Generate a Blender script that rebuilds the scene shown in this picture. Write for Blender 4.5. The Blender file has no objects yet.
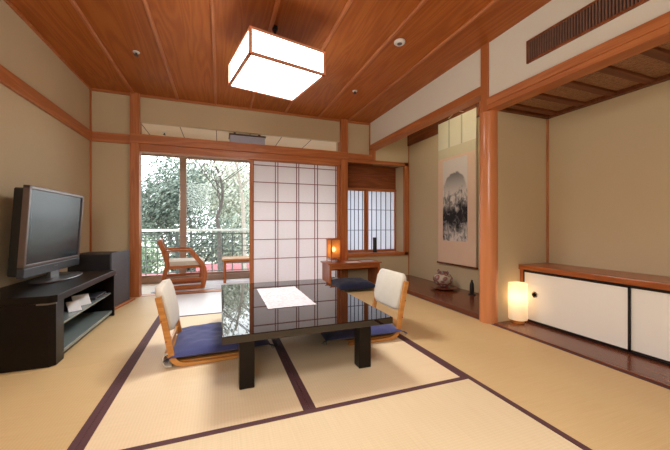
import bpy, bmesh, math, random
from mathutils import Vector, Matrix, noise
random.seed(7)
scene = bpy.context.scene
COL = scene.collection
PI = math.pi

# ------------------------------------------------------------------ materials
def srgb(r, g, b):
    def f(c):
        c /= 255.0
        return c / 12.92 if c <= 0.04045 else ((c + 0.055) / 1.055) ** 2.4
    return (f(r), f(g), f(b), 1.0)

class NT:
    def __init__(s, name):
        s.m = bpy.data.materials.new(name); s.m.use_nodes = True
        s.t = s.m.node_tree; s.n = s.t.nodes; s.n.clear()
        s.out = s.n.new('ShaderNodeOutputMaterial')
    def node(s, kind, **kw):
        nd = s.n.new(kind)
        for k, v in kw.items():
            if k in nd.inputs.keys() if hasattr(nd.inputs, 'keys') else False:
                nd.inputs[k].default_value = v
            else:
                setattr(nd, k, v)
        return nd
    def link(s, a, b): s.t.links.new(a, b)
    def coords(s, scale=(1, 1, 1), kind='Object', rot=(0, 0, 0)):
        tc = s.n.new('ShaderNodeTexCoord'); mp = s.n.new('ShaderNodeMapping')
        mp.inputs['Scale'].default_value = scale; mp.inputs['Rotation'].default_value = rot
        s.link(tc.outputs[kind], mp.inputs['Vector'])
        return mp.outputs['Vector']
    def noise(s, vec, scale=5, detail=4, rough=.55, dist=0):
        nd = s.n.new('ShaderNodeTexNoise')
        nd.inputs['Scale'].default_value = scale; nd.inputs['Detail'].default_value = detail
        nd.inputs['Roughness'].default_value = rough; nd.inputs['Distortion'].default_value = dist
        s.link(vec, nd.inputs['Vector']); return nd.outputs['Fac']
    def ramp(s, fac, stops):
        nd = s.n.new('ShaderNodeValToRGB'); cr = nd.color_ramp
        while len(cr.elements) < len(stops): cr.elements.new(.5)
        for e, (p, c) in zip(cr.elements, stops): e.position = p; e.color = c
        s.link(fac, nd.inputs['Fac']); return nd.outputs['Color']
    def bsdf(s, color=None, rough=.5, **kw):
        b = s.n.new('ShaderNodeBsdfPrincipled')
        if color is not None:
            if isinstance(color, tuple): b.inputs['Base Color'].default_value = color
            else: s.link(color, b.inputs['Base Color'])
        b.inputs['Roughness'].default_value = rough
        for k, v in kw.items(): b.inputs[k.replace('_', ' ')].default_value = v
        s.link(b.outputs['BSDF'], s.out.inputs['Surface'])
        return b
    def bump(s, b, fac, strength=.2, dist=.002):
        nd = s.n.new('ShaderNodeBump'); nd.inputs['Strength'].default_value = strength
        nd.inputs['Distance'].default_value = dist
        s.link(fac, nd.inputs['Height']); s.link(nd.outputs['Normal'], b.inputs['Normal'])
    def mixcol(s, fac, a, b, mode='MIX'):
        nd = s.n.new('ShaderNodeMixRGB'); nd.blend_type = mode
        for sock, v in ((nd.inputs['Fac'], fac), (nd.inputs['Color1'], a), (nd.inputs['Color2'], b)):
            if isinstance(v, (float, int)): sock.default_value = v
            elif isinstance(v, tuple): sock.default_value = v
            else: s.link(v, sock)
        return nd.outputs['Color']
    def math(s, op, a, b=0.0):
        nd = s.n.new('ShaderNodeMath'); nd.operation = op
        for sock, v in ((nd.inputs[0], a), (nd.inputs[1], b)):
            if isinstance(v, (float, int)): sock.default_value = v
            else: s.link(v, sock)
        return nd.outputs[0]

def plain(name, col, rough=.5, var=.08, nscale=30, **kw):
    t = NT(name)
    f = t.noise(t.coords(), nscale, 3)
    d = tuple(c * (1 - var) for c in col[:3]) + (1,)
    l = tuple(min(1, c * (1 + var)) for c in col[:3]) + (1,)
    t.bsdf(t.ramp(f, [(.3, d), (.7, l)]), rough, **kw)
    return t.m

def wood(name, dark, mid, light, axis='X', rough=.4, scale=1.0, coat=0.0, ring=14.0, bump=.05, spec=.4):
    """straight grain running along the given axis"""
    t = NT(name)
    st = {'X': (.7, 9, 9), 'Y': (9, .7, 9), 'Z': (9, 9, .7)}[axis]
    st = tuple(q * scale for q in st)
    v = t.coords(st)
    f1 = t.noise(v, 1.0, 3, .5, .6)
    f2 = t.noise(t.coords(tuple(q * 6 for q in st)), 1.0, 4, .6, .2)
    saw = t.math('SINE', t.math('MULTIPLY', f1, ring * 2.2))
    saw = t.math('MULTIPLY_ADD', saw, .28); 
    mix = t.math('ADD', t.math('MULTIPLY', saw, 1.0), t.math('MULTIPLY', f2, .75))
    c = t.ramp(mix, [(.0, light), (.42, mid), (1.0, dark)])
    b = t.bsdf(c, rough)
    b.inputs['Coat Weight'].default_value = coat; b.inputs['Coat Roughness'].default_value = .12
    b.inputs['Specular IOR Level'].default_value = spec
    t.bump(b, f2, bump, .002)
    return t.m

M = {}
CED = (srgb(136, 76, 38), srgb(168, 99, 52), srgb(188, 118, 66))
for ax in 'XYZ':
    M['trim' + ax] = wood('cedar_trim_' + ax, srgb(180, 106, 58), srgb(200, 126, 74), srgb(212, 142, 90), ax, .42, 1, .1)
    M['desk' + ax] = wood('desk_wood_' + ax, srgb(158, 84, 40), srgb(182, 104, 54), srgb(198, 120, 66), ax, .3, 1.4, .25)
    M['blond' + ax] = wood('blond_beech_' + ax, srgb(196, 130, 62), srgb(216, 152, 80), srgb(226, 168, 98), ax, .38, 1.3, .2)
    M['chairwood' + ax] = wood('reddish_chair_wood_' + ax, srgb(166, 90, 42), srgb(192, 112, 56), srgb(208, 130, 72), ax, .35, 1.4, .2)
    M['dark' + ax] = wood('dark_red_board_' + ax, srgb(104, 52, 30), srgb(130, 70, 42), srgb(146, 84, 52), ax, .24, 1, .25)

M['lampwood'] = wood('glow_tinted_lamp_wood', srgb(206, 140, 106), srgb(222, 158, 122), srgb(232, 172, 138), 'X', .5)  # pinkish glow of the lamp put into the wood colour
M['pillar'] = wood('polished_cedar_pillar', srgb(210, 134, 84), srgb(217, 141, 91), srgb(222, 148, 98), 'Z', .30, 1, .3)
M['boardX'] = wood('brown_transom_board', srgb(126, 66, 32), srgb(150, 82, 42), srgb(164, 96, 52), 'X', .45)
def ceiling_mat():
    t = NT('cedar_ceiling_planks')
    tc = t.n.new('ShaderNodeTexCoord'); sep = t.n.new('ShaderNodeSeparateXYZ')
    t.link(tc.outputs['Object'], sep.inputs[0])
    k = t.math('FLOOR', t.math('DIVIDE', t.math('ADD', sep.outputs['X'], 1.505), .4875))
    wn = t.n.new('ShaderNodeTexWhiteNoise'); wn.noise_dimensions = '1D'; t.link(k, wn.inputs['W'])
    off = t.math('MULTIPLY', wn.outputs['Value'], 37.0)
    cmb = t.n.new('ShaderNodeCombineXYZ')
    t.link(t.math('MULTIPLY', sep.outputs['X'], 5.5), cmb.inputs['X'])
    t.link(t.math('ADD', t.math('MULTIPLY', sep.outputs['Y'], .42), off), cmb.inputs['Y'])
    t.link(off, cmb.inputs['Z'])
    f1 = t.noise(cmb.outputs[0], 1.0, 2, .5, .5)
    cmb2 = t.n.new('ShaderNodeCombineXYZ')
    t.link(t.math('MULTIPLY', sep.outputs['X'], 60), cmb2.inputs['X'])
    t.link(t.math('ADD', t.math('MULTIPLY', sep.outputs['Y'], 2.0), off), cmb2.inputs['Y'])
    f2 = t.noise(cmb2.outputs[0], 1.0, 4, .6)
    rings = t.math('SINE', t.math('MULTIPLY', f1, 75))
    r01 = t.math('MULTIPLY', t.math('ADD', rings, 1.0), .2)
    mix = t.math('ADD', r01, t.math('MULTIPLY', f2, .6))
    c = t.ramp(mix, [(.1, srgb(188, 112, 52)), (.5, srgb(174, 98, 40)), (.95, srgb(154, 81, 30))])
    tint = t.ramp(wn.outputs['Value'], [(0, (.86, .84, .82, 1)), (1, (1.04, 1.02, 1.0, 1))])
    b = t.bsdf(t.mixcol(1.0, c, tint, 'MULTIPLY'), .45, Specular_IOR_Level=.22)
    t.bump(b, f2, .05, .002)
    return t.m
M['ceiling'] = ceiling_mat()

def plaster(name, col, var=.05):
    t = NT(name)
    v = t.coords()
    f = t.noise(v, 220, 5, .7); g = t.noise(v, 1.2, 3)
    d = tuple(c * (1 - var) for c in col[:3]) + (1,); l = tuple(min(1, c * (1 + var)) for c in col[:3]) + (1,)
    c = t.ramp(t.math('ADD', t.math('MULTIPLY', f, .5), t.math('MULTIPLY', g, .5)), [(.35, d), (.65, l)])
    b = t.bsdf(c, .92, Specular_IOR_Level=.1)
    t.bump(b, f, .12, .001)
    return t.m
M['plaster'] = plaster('ochre_sand_plaster', srgb(206, 187, 153))
M['plaster_cream'] = plaster('cream_plaster', srgb(232, 226, 210), .03)
M['ver_wall'] = plaster('white_veranda_wall', srgb(244, 226, 200), .02)

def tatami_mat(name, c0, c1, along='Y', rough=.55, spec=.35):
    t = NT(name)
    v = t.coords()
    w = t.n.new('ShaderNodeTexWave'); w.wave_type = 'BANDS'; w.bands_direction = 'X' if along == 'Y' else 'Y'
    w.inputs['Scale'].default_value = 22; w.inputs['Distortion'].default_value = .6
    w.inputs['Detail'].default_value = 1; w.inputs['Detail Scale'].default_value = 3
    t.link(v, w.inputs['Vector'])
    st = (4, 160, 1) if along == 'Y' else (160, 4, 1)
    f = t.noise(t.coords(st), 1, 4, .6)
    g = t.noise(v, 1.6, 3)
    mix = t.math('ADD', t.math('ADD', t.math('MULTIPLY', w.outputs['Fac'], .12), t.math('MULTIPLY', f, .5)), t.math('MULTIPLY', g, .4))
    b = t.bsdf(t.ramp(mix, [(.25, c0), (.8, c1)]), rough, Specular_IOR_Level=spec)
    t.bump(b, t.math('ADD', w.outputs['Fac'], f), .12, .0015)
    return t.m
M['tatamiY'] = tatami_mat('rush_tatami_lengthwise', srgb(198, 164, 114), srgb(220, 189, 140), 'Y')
M['tatamiX'] = tatami_mat('rush_tatami_lit_crosswise', srgb(212, 186, 146), srgb(230, 208, 172), 'X')  # lighter base stands in for stronger light on the near mat
M['tatamiC'] = tatami_mat('rush_tatami_lit_lengthwise', srgb(222, 192, 152), srgb(240, 216, 180), 'Y')  # lit copy: brighter mid-room light put into the base colour
M['tatamiP'] = tatami_mat('rush_tatami_window_sheen', srgb(222, 221, 224), srgb(236, 237, 241), 'X', .30, .6)  # near-white base paints in window sheen and overexposed daylight
M['heri'] = plain('plum_cloth_border', srgb(86, 50, 52), .8, .15, 260)
def lacquer():
    t = NT('black_brown_lacquer')
    f = t.noise(t.coords((2, 40, 40)), 1, 3)
    b = t.bsdf(t.ramp(f, [(.3, srgb(22, 12, 9)), (.7, srgb(32, 18, 13))]), .25, Specular_IOR_Level=.0)
    b.inputs['Coat Weight'].default_value = 1.0; b.inputs['Coat Roughness'].default_value = .02
    b.inputs['Coat IOR'].default_value = 1.62
    return t.m
M['lacquer'] = lacquer()
M['lacquer_leg'] = plain('black_lacquer_satin', srgb(24, 15, 12), .32, .15, 12, Specular_IOR_Level=.25)
M['ebony'] = wood('espresso_veneer', srgb(12, 5, 4), srgb(20, 10, 9), srgb(27, 15, 13), 'Y', .34, 1, 0, spec=.25)
M['black_plastic'] = plain('black_plastic', srgb(20, 20, 22), .4, .1)
M['grey_plastic'] = plain('charcoal_plastic', srgb(58, 58, 64), .38, .06)
M['bezel'] = plain('bronze_grey_bezel', srgb(104, 88, 82), .32, .05, 20, Metallic=.35)
M['silver'] = plain('brushed_silver', srgb(120, 118, 118), .35, .05, 60, Metallic=.85)
M['screen'] = plain('dark_lcd_screen', srgb(40, 46, 54), .22, .03, 4, Specular_IOR_Level=.22)
M['box_grey'] = plain('slate_grey_panel', srgb(84, 82, 88), .6, .06, 40)
M['box_dark'] = plain('dark_charcoal_panel', srgb(40, 36, 38), .5, .08, 20)
M['white_card'] = plain('white_card', srgb(236, 236, 238), .6, .02)
def fabric(name, c0, c1, scale=350, rough=.9, bump=.3, sheen=.2):
    t = NT(name); v = t.coords()
    f = t.noise(v, scale, 3, .6); g = t.noise(v, 6, 3)
    b = t.bsdf(t.ramp(t.math('ADD', t.math('MULTIPLY', f, .6), t.math('MULTIPLY', g, .4)), [(.3, c0), (.7, c1)]), rough, Sheen_Weight=sheen, Specular_IOR_Level=.15)
    t.bump(b, f, bump, .001); return t.m
M['cream_fabric'] = fabric('oatmeal_upholstery', srgb(206, 196, 180), srgb(228, 220, 206))
M['navy'] = fabric('navy_cushion_cotton', srgb(56, 60, 104), srgb(76, 80, 128), 260, .8)
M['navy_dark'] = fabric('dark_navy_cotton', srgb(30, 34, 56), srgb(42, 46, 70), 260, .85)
def runner_mat():
    t = NT('white_woven_runner'); v = t.coords()
    vo = t.n.new('ShaderNodeTexVoronoi'); vo.inputs['Scale'].default_value = 38; t.link(v, vo.inputs['Vector'])
    f = t.noise(v, 300, 3)
    b = t.bsdf(t.ramp(vo.outputs['Distance'], [(.05, srgb(184, 174, 178)), (.5, srgb(214, 204, 208))]), .85)
    t.bump(b, t.math('ADD', vo.outputs['Distance'], f), .3, .002); return t.m
M['runner'] = runner_mat()
def translucent(name, col, em=0.0, emcol=(1, 1, 1, 1), mixf=.5, fibre=True):
    t = NT(name)
    d = t.n.new('ShaderNodeBsdfDiffuse'); tr = t.n.new('ShaderNodeBsdfTranslucent'); mx = t.n.new('ShaderNodeMixShader')
    f = t.noise(t.coords((30, 30, 90)), 1, 4)
    c = t.ramp(f, [(.3, tuple(q * .95 for q in col[:3]) + (1,)), (.7, col)])
    t.link(c, d.inputs['Color']); t.link(c, tr.inputs['Color'])
    mx.inputs['Fac'].default_value = mixf
    t.link(d.outputs[0], mx.inputs[1]); t.link(tr.outputs[0], mx.inputs[2])
    last = mx.outputs[0]
    if em > 0:
        e = t.n.new('ShaderNodeEmission'); e.inputs['Color'].default_value = emcol; e.inputs['Strength'].default_value = em
        ad = t.n.new('ShaderNodeAddShader'); t.link(last, ad.inputs[0]); t.link(e.outputs[0], ad.inputs[1]); last = ad.outputs[0]
    t.link(last, t.out.inputs['Surface']); return t.m
M['paper'] = translucent('washi_paper', srgb(242, 236, 237), 0, mixf=.6)
M['paper_cool'] = translucent('washi_paper_cool', srgb(240, 243, 252), 0, mixf=.6)
M['kumiko'] = wood('shoji_lattice_wood', srgb(140, 74, 66), srgb(160, 92, 84), srgb(176, 108, 98), 'Z', .5)
M['kumiko_dark'] = plain('grey_lattice_wood', srgb(92, 92, 108), .6)
def emit(name, col, strength):
    t = NT(name); e = t.n.new('ShaderNodeEmission')
    f = t.noise(t.coords(), 8, 2)
    t.link(t.ramp(f, [(.2, tuple(c * .97 for c in col[:3]) + (1,)), (.8, col)]), e.inputs['Color'])
    e.inputs['Strength'].default_value = strength
    t.link(e.outputs[0], t.out.inputs['Surface']); return t.m
M['lamp_panel'] = emit('glowing_acrylic', (1.0, 1.0, .98, 1), 7.5)
M['bulb'] = emit('warm_bulb', (1.0, .74, .40, 1), 16.0)
M['bulb_desk'] = emit('amber_bulb', (1.0, .76, .42, 1), 30.0)
M['shade_white'] = translucent('white_lamp_paper', srgb(255, 244, 226), .16, (1, .84, .6, 1), .5)
M['shade_amber'] = translucent('amber_lamp_paper', srgb(246, 216, 168), .03, (1, .66, .32, 1), .72)
def sheer():
    t = NT('sheer_amber_paper')
    d = t.n.new('ShaderNodeBsdfDiffuse'); tr = t.n.new('ShaderNodeBsdfTranslucent'); tp = t.n.new('ShaderNodeBsdfTransparent')
    m1 = t.n.new('ShaderNodeMixShader'); m2 = t.n.new('ShaderNodeMixShader')
    f = t.noise(t.coords((40, 40, 120)), 1, 4); c = t.ramp(f, [(.3, srgb(216, 160, 98)), (.7, srgb(232, 182, 122))])
    t.link(c, d.inputs['Color']); t.link(c, tr.inputs['Color']); tp.inputs['Color'].default_value = (1, .86, .66, 1)
    m1.inputs['Fac'].default_value = .55; m2.inputs['Fac'].default_value = .34
    t.link(d.outputs[0], m1.inputs[1]); t.link(tr.outputs[0], m1.inputs[2]); t.link(m1.outputs[0], m2.inputs[1]); t.link(tp.outputs[0], m2.inputs[2])
    t.link(m2.outputs[0], t.out.inputs['Surface']); return t.m
M['shade_amber'] = sheer()
M['fusuma'] = plaster('white_fusuma_paper', srgb(244, 238, 228), .012)
M['black_lacq'] = plain('black_lacquer_edge', srgb(24, 16, 16), .3)
M['white_plastic'] = plain('white_plastic', srgb(232, 230, 226), .4, .02)
M['lilac_plastic'] = plain('lilac_grey_plastic', srgb(186, 186, 202), .4, .02)
def glass():
    t = NT('window_glass')
    tr = t.n.new('ShaderNodeBsdfTransparent'); g = t.n.new('ShaderNodeBsdfGlossy'); mx = t.n.new('ShaderNodeMixShader')
    f = t.noise(t.coords(), 3, 1)
    t.link(t.ramp(f, [(.2, (.95, .97, .97, 1)), (.8, (.97, .985, .98, 1))]), tr.inputs['Color'])
    g.inputs['Roughness'].default_value = .02
    fr = t.n.new('ShaderNodeFresnel'); fr.inputs['IOR'].default_value = 1.25
    t.link(fr.outputs[0], mx.inputs['Fac']); t.link(tr.outputs[0], mx.inputs[1]); t.link(g.outputs[0], mx.inputs[2])
    t.link(mx.outputs[0], t.out.inputs['Surface']); return t.m
M['glass'] = glass()
M['shelf_glass'] = plain('grey_green_glass_shelf', srgb(128, 140, 138), .12, .04, 5, Specular_IOR_Level=.7)
M['alu'] = plain('brown_grey_window_frame', srgb(178, 152, 136), .45, .05, 20)
M['rail_metal'] = plain('grey_railing_metal', srgb(92, 102, 100), .5, .05)
M['rail_top'] = plain('pale_railing_cap', srgb(232, 238, 236), .5, .04)
def rug_mat():
    t = NT('striped_veranda_rug'); v = t.coords()
    w = t.n.new('ShaderNodeTexWave'); w.bands_direction = 'Y'; w.inputs['Scale'].default_value = 3.4
    w.inputs['Distortion'].default_value = 7; w.inputs['Detail'].default_value = 2; w.inputs['Detail Scale'].default_value = .7
    t.link(v, w.inputs['Vector']); f = t.noise(v, 200, 3)
    c = t.ramp(w.outputs['Fac'], [(.1, srgb(178, 182, 198)), (.35, srgb(224, 226, 234)), (.8, srgb(244, 244, 248))])
    b = t.bsdf(c, .9); t.bump(b, f, .4, .002); return t.m
M['rug'] = rug_mat()
M['ver_floor'] = wood('pale_veranda_boards', srgb(222, 212, 198), srgb(238, 230, 220), srgb(244, 240, 232), 'X', .3, 1, .2)
M['concrete'] = plain('balcony_concrete', srgb(170, 168, 162), .8, .1, 8)
M['ground'] = plain('pale_garden_ground', srgb(176, 178, 160), .95, .25, 1.5)
M['pink_wall'] = plain('dark_pink_painted_wall', srgb(170, 106, 112), .8, .1, 6)
def ajiro():
    t = NT('woven_cedar_bark'); v = t.coords((1, 1, 1))
    br = t.n.new('ShaderNodeTexBrick'); br.inputs['Scale'].default_value = 26
    br.inputs['Color1'].default_value = srgb(186, 144, 110); br.inputs['Color2'].default_value = srgb(150, 106, 76)
    br.inputs['Mortar'].default_value = srgb(84, 50, 30); br.inputs['Mortar Size'].default_value = .03
    t.link(t.coords((1, 1, 1), rot=(0, 0, .785)), br.inputs['Vector'])
    b = t.bsdf(br.outputs['Color'], .6); t.bump(b, br.outputs['Fac'], .3, .003); return t.m
M['ajiro'] = ajiro()
M['batten_dark'] = wood('dark_cedar_batten', srgb(104, 56, 28), srgb(128, 72, 38), srgb(142, 84, 48), 'X', .5)
M['slat_dark'] = plain('dark_vent_slat', srgb(122, 88, 72), .6, .1)
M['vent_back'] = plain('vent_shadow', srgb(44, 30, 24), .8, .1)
M['scroll_silk'] = fabric('cream_silk_mount', srgb(222, 216, 192), srgb(232, 228, 208), 500, .7, .1)
M['scroll_pink'] = fabric('pale_peach_silk', srgb(222, 190, 164), srgb(234, 206, 182), 500, .7, .1)
M['scroll_tan'] = fabric('sage_tan_silk', srgb(206, 196, 164), srgb(216, 208, 178), 500, .7, .1)
M['strip'] = fabric('grey_green_strip', srgb(176, 176, 152), srgb(188, 188, 164), 500, .8, .1)
def ink():
    """a loose ink-wash landscape; object coords: x across (-.2...2), z up (0...1.1)"""
    t = NT('ink_wash_landscape')
    tc = t.n.new('ShaderNodeTexCoord'); sep = t.n.new('ShaderNodeSeparateXYZ'); t.link(tc.outputs['Object'], sep.inputs[0])
    y, z = sep.outputs['Y'], sep.outputs['Z']
    cmb = t.n.new('ShaderNodeCombineXYZ'); t.link(t.math('MULTIPLY', y, 1.6), cmb.inputs[0]); t.link(z, cmb.inputs[2])
    n1 = t.noise(cmb.outputs[0], 9, 6, .65, .8)
    n2 = t.noise(cmb.outputs[0], 3.2, 3, .5)
    # dark craggy trees in the lower half
    env = t.math('SUBTRACT', 1.0, t.math('ABSOLUTE', t.math('DIVIDE', t.math('SUBTRACT', z, .33), .44)))
    a = t.math('ADD', t.math('MULTIPLY', env, .95), t.math('MULTIPLY', t.math('SUBTRACT', n1, .5), 2.2))
    a = t.math('ADD', a, t.math('MULTIPLY', t.math('SUBTRACT', n2, .5), .9))
    low = t.ramp(a, [(.18, (0, 0, 0, 1)), (.85, (1, 1, 1, 1))])
    # pale round mountain above
    dy = t.math('DIVIDE', y, .225); dz = t.math('DIVIDE', t.math('SUBTRACT', z, .72), .23)
    r = t.math('ADD', t.math('MULTIPLY', dy, dy), t.math('MULTIPLY', dz, dz))
    r = t.math('ADD', r, t.math('MULTIPLY', t.math('SUBTRACT', n1, .5), .7))
    inside = t.ramp(r, [(.80, (1, 1, 1, 1)), (.98, (0, 0, 0, 1))])
    fade = t.ramp(t.math('SUBTRACT', z, .62), [(.02, (0, 0, 0, 1)), (.30, (1, 1, 1, 1))])
    mt = t.math('MULTIPLY', t.math('MULTIPLY', inside, fade), .55)
    tot = t.n.new('ShaderNodeMath'); tot.operation = 'MAXIMUM'; t.link(low, tot.inputs[0]); t.link(mt, tot.inputs[1])
    c = t.ramp(tot.outputs[0], [(0, srgb(222, 214, 206)), (.5, srgb(140, 136, 134)), (1, srgb(50, 50, 54))])
    t.bsdf(c, .8, Specular_IOR_Level=.1); return t.m
M['ink'] = ink()
def vase_mat():
    t = NT('painted_porcelain'); v = t.coords()
    vo = t.n.new('ShaderNodeTexVoronoi'); vo.inputs['Scale'].default_value = 14; t.link(v, vo.inputs['Vector'])
    n = t.noise(v, 26, 4)
    c = t.ramp(t.math('ADD', vo.outputs['Distance'], t.math('MULTIPLY', n, .25)), [(.20, srgb(206, 202, 200)), (.34, srgb(96, 122, 138)), (.46, srgb(176, 92, 76)), (.62, srgb(110, 70, 66)), (.8, srgb(178, 160, 140))])
    t.bsdf(c, .2, Coat_Weight=.5); return t.m
M['vase'] = vase_mat()
def leaf(name, a, b):
    t = NT(name)
    g = t.n.new('ShaderNodeNewGeometry')
    d = t.n.new('ShaderNodeBsdfDiffuse'); tr = t.n.new('ShaderNodeBsdfTranslucent'); mx = t.n.new('ShaderNodeMixShader')
    c = t.ramp(g.outputs['Random Per Island'], [(.0, a), (1, b)])
    t.link(c, d.inputs['Color']); t.link(c, tr.inputs['Color']); mx.inputs['Fac'].default_value = .35
    t.link(d.outputs[0], mx.inputs[1]); t.link(tr.outputs[0], mx.inputs[2]); t.link(mx.outputs[0], t.out.inputs['Surface'])
    return t.m
M['leaf_dark'] = leaf('dark_evergreen_leaves', srgb(62, 74, 68), srgb(158, 170, 158))  # leaf tones lifted towards white, putting overexposed haze into their colour
M['leaf_mid'] = leaf('mid_green_leaves', srgb(112, 140, 106), srgb(196, 210, 188))
M['leaf_pale'] = leaf('pale_olive_leaves', srgb(142, 148, 130), srgb(224, 226, 216))
M['bark'] = plain('grey_brown_bark', srgb(78, 72, 68), .95, .3, 20)
M['bark_pale'] = plain('pale_bark', srgb(150, 142, 132), .95, .2, 20)

# ------------------------------------------------------------------ mesh builder
class MB:
    def __init__(s): s.bm = bmesh.new(); s.mats = []; s.cur = 0
    def _bev(s, verts, bev, seg=2):
        if bev > 0:
            ed = list({e for v in verts for e in v.link_edges})
            bmesh.ops.bevel(s.bm, geom=ed, offset=bev, segments=seg, profile=.5, affect='EDGES')
    def box(s, x0, x1, y0, y1, z0, z1, bev=0, mat=None, seg=2):
        m = Matrix.Translation(((x0 + x1) / 2, (y0 + y1) / 2, (z0 + z1) / 2)) @ Matrix.Diagonal((abs(x1 - x0), abs(y1 - y0), abs(z1 - z0), 1))
        if mat is not None: m = mat @ m
        r = bmesh.ops.create_cube(s.bm, size=1, matrix=m); s._bev(r['verts'], bev, seg); return s
    def prism(s, pts, axis, a0, a1, bev=0, mat=None):
        """polygon pts (2D) extruded along axis: X -> (y,z), Y -> (x,z), Z -> (x,y)"""
        def P(p, a): return {'X': (a, p[0], p[1]), 'Y': (p[0], a, p[1]), 'Z': (p[0], p[1], a)}[axis]
        v0 = [s.bm.verts.new(P(p, a0)) for p in pts]; v1 = [s.bm.verts.new(P(p, a1)) for p in pts]
        s.bm.faces.new(v0); s.bm.faces.new(list(reversed(v1)))
        n = len(pts)
        for i in range(n): s.bm.faces.new((v0[i], v1[i], v1[(i + 1) % n], v0[(i + 1) % n]))
        if mat is not None:
            for v in v0 + v1: v.co = mat @ v.co
        if bev > 0:
            ed = [e for v in v0 + v1 for e in v.link_edges]
            rim = [e for e in set(ed) if (e.verts[0] in v0) == (e.verts[1] in v0)]
            bmesh.ops.bevel(s.bm, geom=rim, offset=bev, segments=2, profile=.5, affect='EDGES')
        return s
    def tube(s, path, r, seg=8, cap=True):
        path = [Vector(p) for p in path]; n = len(path)
        rr = r if isinstance(r, (list, tuple)) else [r] * n
        rings = []; up = None
        for i, p in enumerate(path):
            t = (path[min(i + 1, n - 1)] - path[max(i - 1, 0)]).normalized()
            if up is None:
                up = Vector((0, 0, 1)) if abs(t.z) < .9 else Vector((1, 0, 0))
            a = t.cross(up).normalized(); up = a.cross(t).normalized()
            rings.append([s.bm.verts.new(p + (a * math.cos(2 * PI * k / seg) + up * math.sin(2 * PI * k / seg)) * rr[i]) for k in range(seg)])
        for i in range(n - 1):
            for k in range(seg):
                s.bm.faces.new((rings[i][k], rings[i][(k + 1) % seg], rings[i + 1][(k + 1) % seg], rings[i + 1][k]))
        if cap: s.bm.faces.new(list(reversed(rings[0]))); s.bm.faces.new(rings[-1])
        return s
    def lathe(s, prof, seg=32, c=(0, 0, 0), close=True):
        rings = []
        for r, z in prof:
            rings.append([s.bm.verts.new((c[0] + r * math.cos(2 * PI * k / seg), c[1] + r * math.sin(2 * PI * k / seg), c[2] + z)) for k in range(seg)])
        for i in range(len(rings) - 1):
            for k in range(seg):
                s.bm.faces.new((rings[i][k], rings[i][(k + 1) % seg], rings[i + 1][(k + 1) % seg], rings[i + 1][k]))
        if close: s.bm.faces.new(list(reversed(rings[0]))); s.bm.faces.new(rings[-1])
        return s
    def ribbon(s, path, w0, w1, th, axis='Y', bev=0):
        """bent strip: path in a plane (2D), thickness th across it, extruded from w0 to w1 along axis"""
        n = len(path); L = []; R = []
        for i in range(n):
            a = Vector(path[max(i - 1, 0)]); b = Vector(path[min(i + 1, n - 1)]); t = (b - a).normalized()
            nn = Vector((-t.y, t.x)); h = (th[i] if isinstance(th, (list, tuple)) else th) / 2
            p = Vector(path[i]); L.append(tuple(p + nn * h)); R.append(tuple(p - nn * h))
        return s.prism(L + R[::-1], axis, w0, w1, bev)
    def build(s, name, mat, parent=None, smooth=None, loc=None):
        bmesh.ops.recalc_face_normals(s.bm, faces=s.bm.faces)
        me = bpy.data.meshes.new(name); s.bm.to_mesh(me); s.bm.free()
        me.materials.append(M[mat] if isinstance(mat, str) else mat)
        if smooth is not None:
            for p in me.polygons: p.use_smooth = True
            me.set_sharp_from_angle(angle=math.radians(smooth))
        o = bpy.data.objects.new(name, me); COL.objects.link(o)
        if parent is not None: o.parent = parent
        if loc is not None: o.location = loc
        return o

def smooth_path(pts, n=5):
    """Catmull-Rom through 2D/3D points"""
    P = [Vector(p) for p in pts]; out = []
    for i in range(len(P) - 1):
        p0 = P[max(i - 1, 0)]; p1 = P[i]; p2 = P[i + 1]; p3 = P[min(i + 2, len(P) - 1)]
        for k in range(n):
            t = k / n
            out.append(.5 * ((2 * p1) + (p2 - p0) * t + (2 * p0 - 5 * p1 + 4 * p2 - p3) * t * t + (3 * p1 - p0 - 3 * p2 + p3) * t ** 3))
    out.append(P[-1]); return [tuple(q) for q in out]
def rrect(x0, x1, y0, y1, r, n=5):
    out = []
    for cx, cy, a0 in ((x1 - r, y1 - r, 0), (x0 + r, y1 - r, 90), (x0 + r, y0 + r, 180), (x1 - r, y0 + r, 270)):
        for k in range(n + 1):
            a = math.radians(a0 + 90 * k / n); out.append((cx + r * math.cos(a), cy + r * math.sin(a)))
    return out

def tag(o, label, cat, group=None, kind=None):
    o['label'] = label; o['category'] = cat
    if group: o['group'] = group
    if kind: o['kind'] = kind
    return o
def thing(name, label, cat, loc=(0, 0, 0), rz=0.0, group=None):
    o = bpy.data.objects.new(name, None); COL.objects.link(o)
    o.empty_display_size = .1; o.location = loc; o.rotation_euler = (0, 0, rz)
    return tag(o, label, cat, group)
def struct(o, label, cat):
    return tag(o, label, cat, kind='structure')
def dup(root, loc, rz, label, group=None):
    r = root.copy(); COL.objects.link(r); r.location = loc; r.rotation_euler = (0, 0, rz); r['label'] = label
    if group: r['group'] = group
    for ch in list(root.children):
        c = ch.copy(); COL.objects.link(c); c.parent = r
        for g in list(ch.children):
            d = g.copy(); COL.objects.link(d); d.parent = c
    return r

# ------------------------------------------------------------------ dimensions
XL, XR, YB, H = -1.475, 2.29, 4.55, 2.555      # left wall, right wall plane, back wall, ceiling
XA = 3.04                                       # back of the two alcoves on the right
YF = -1.6                                       # wall behind the camera
VB = 5.55                                       # window wall of the veranda
VC = 2.30                                       # veranda ceiling

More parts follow.
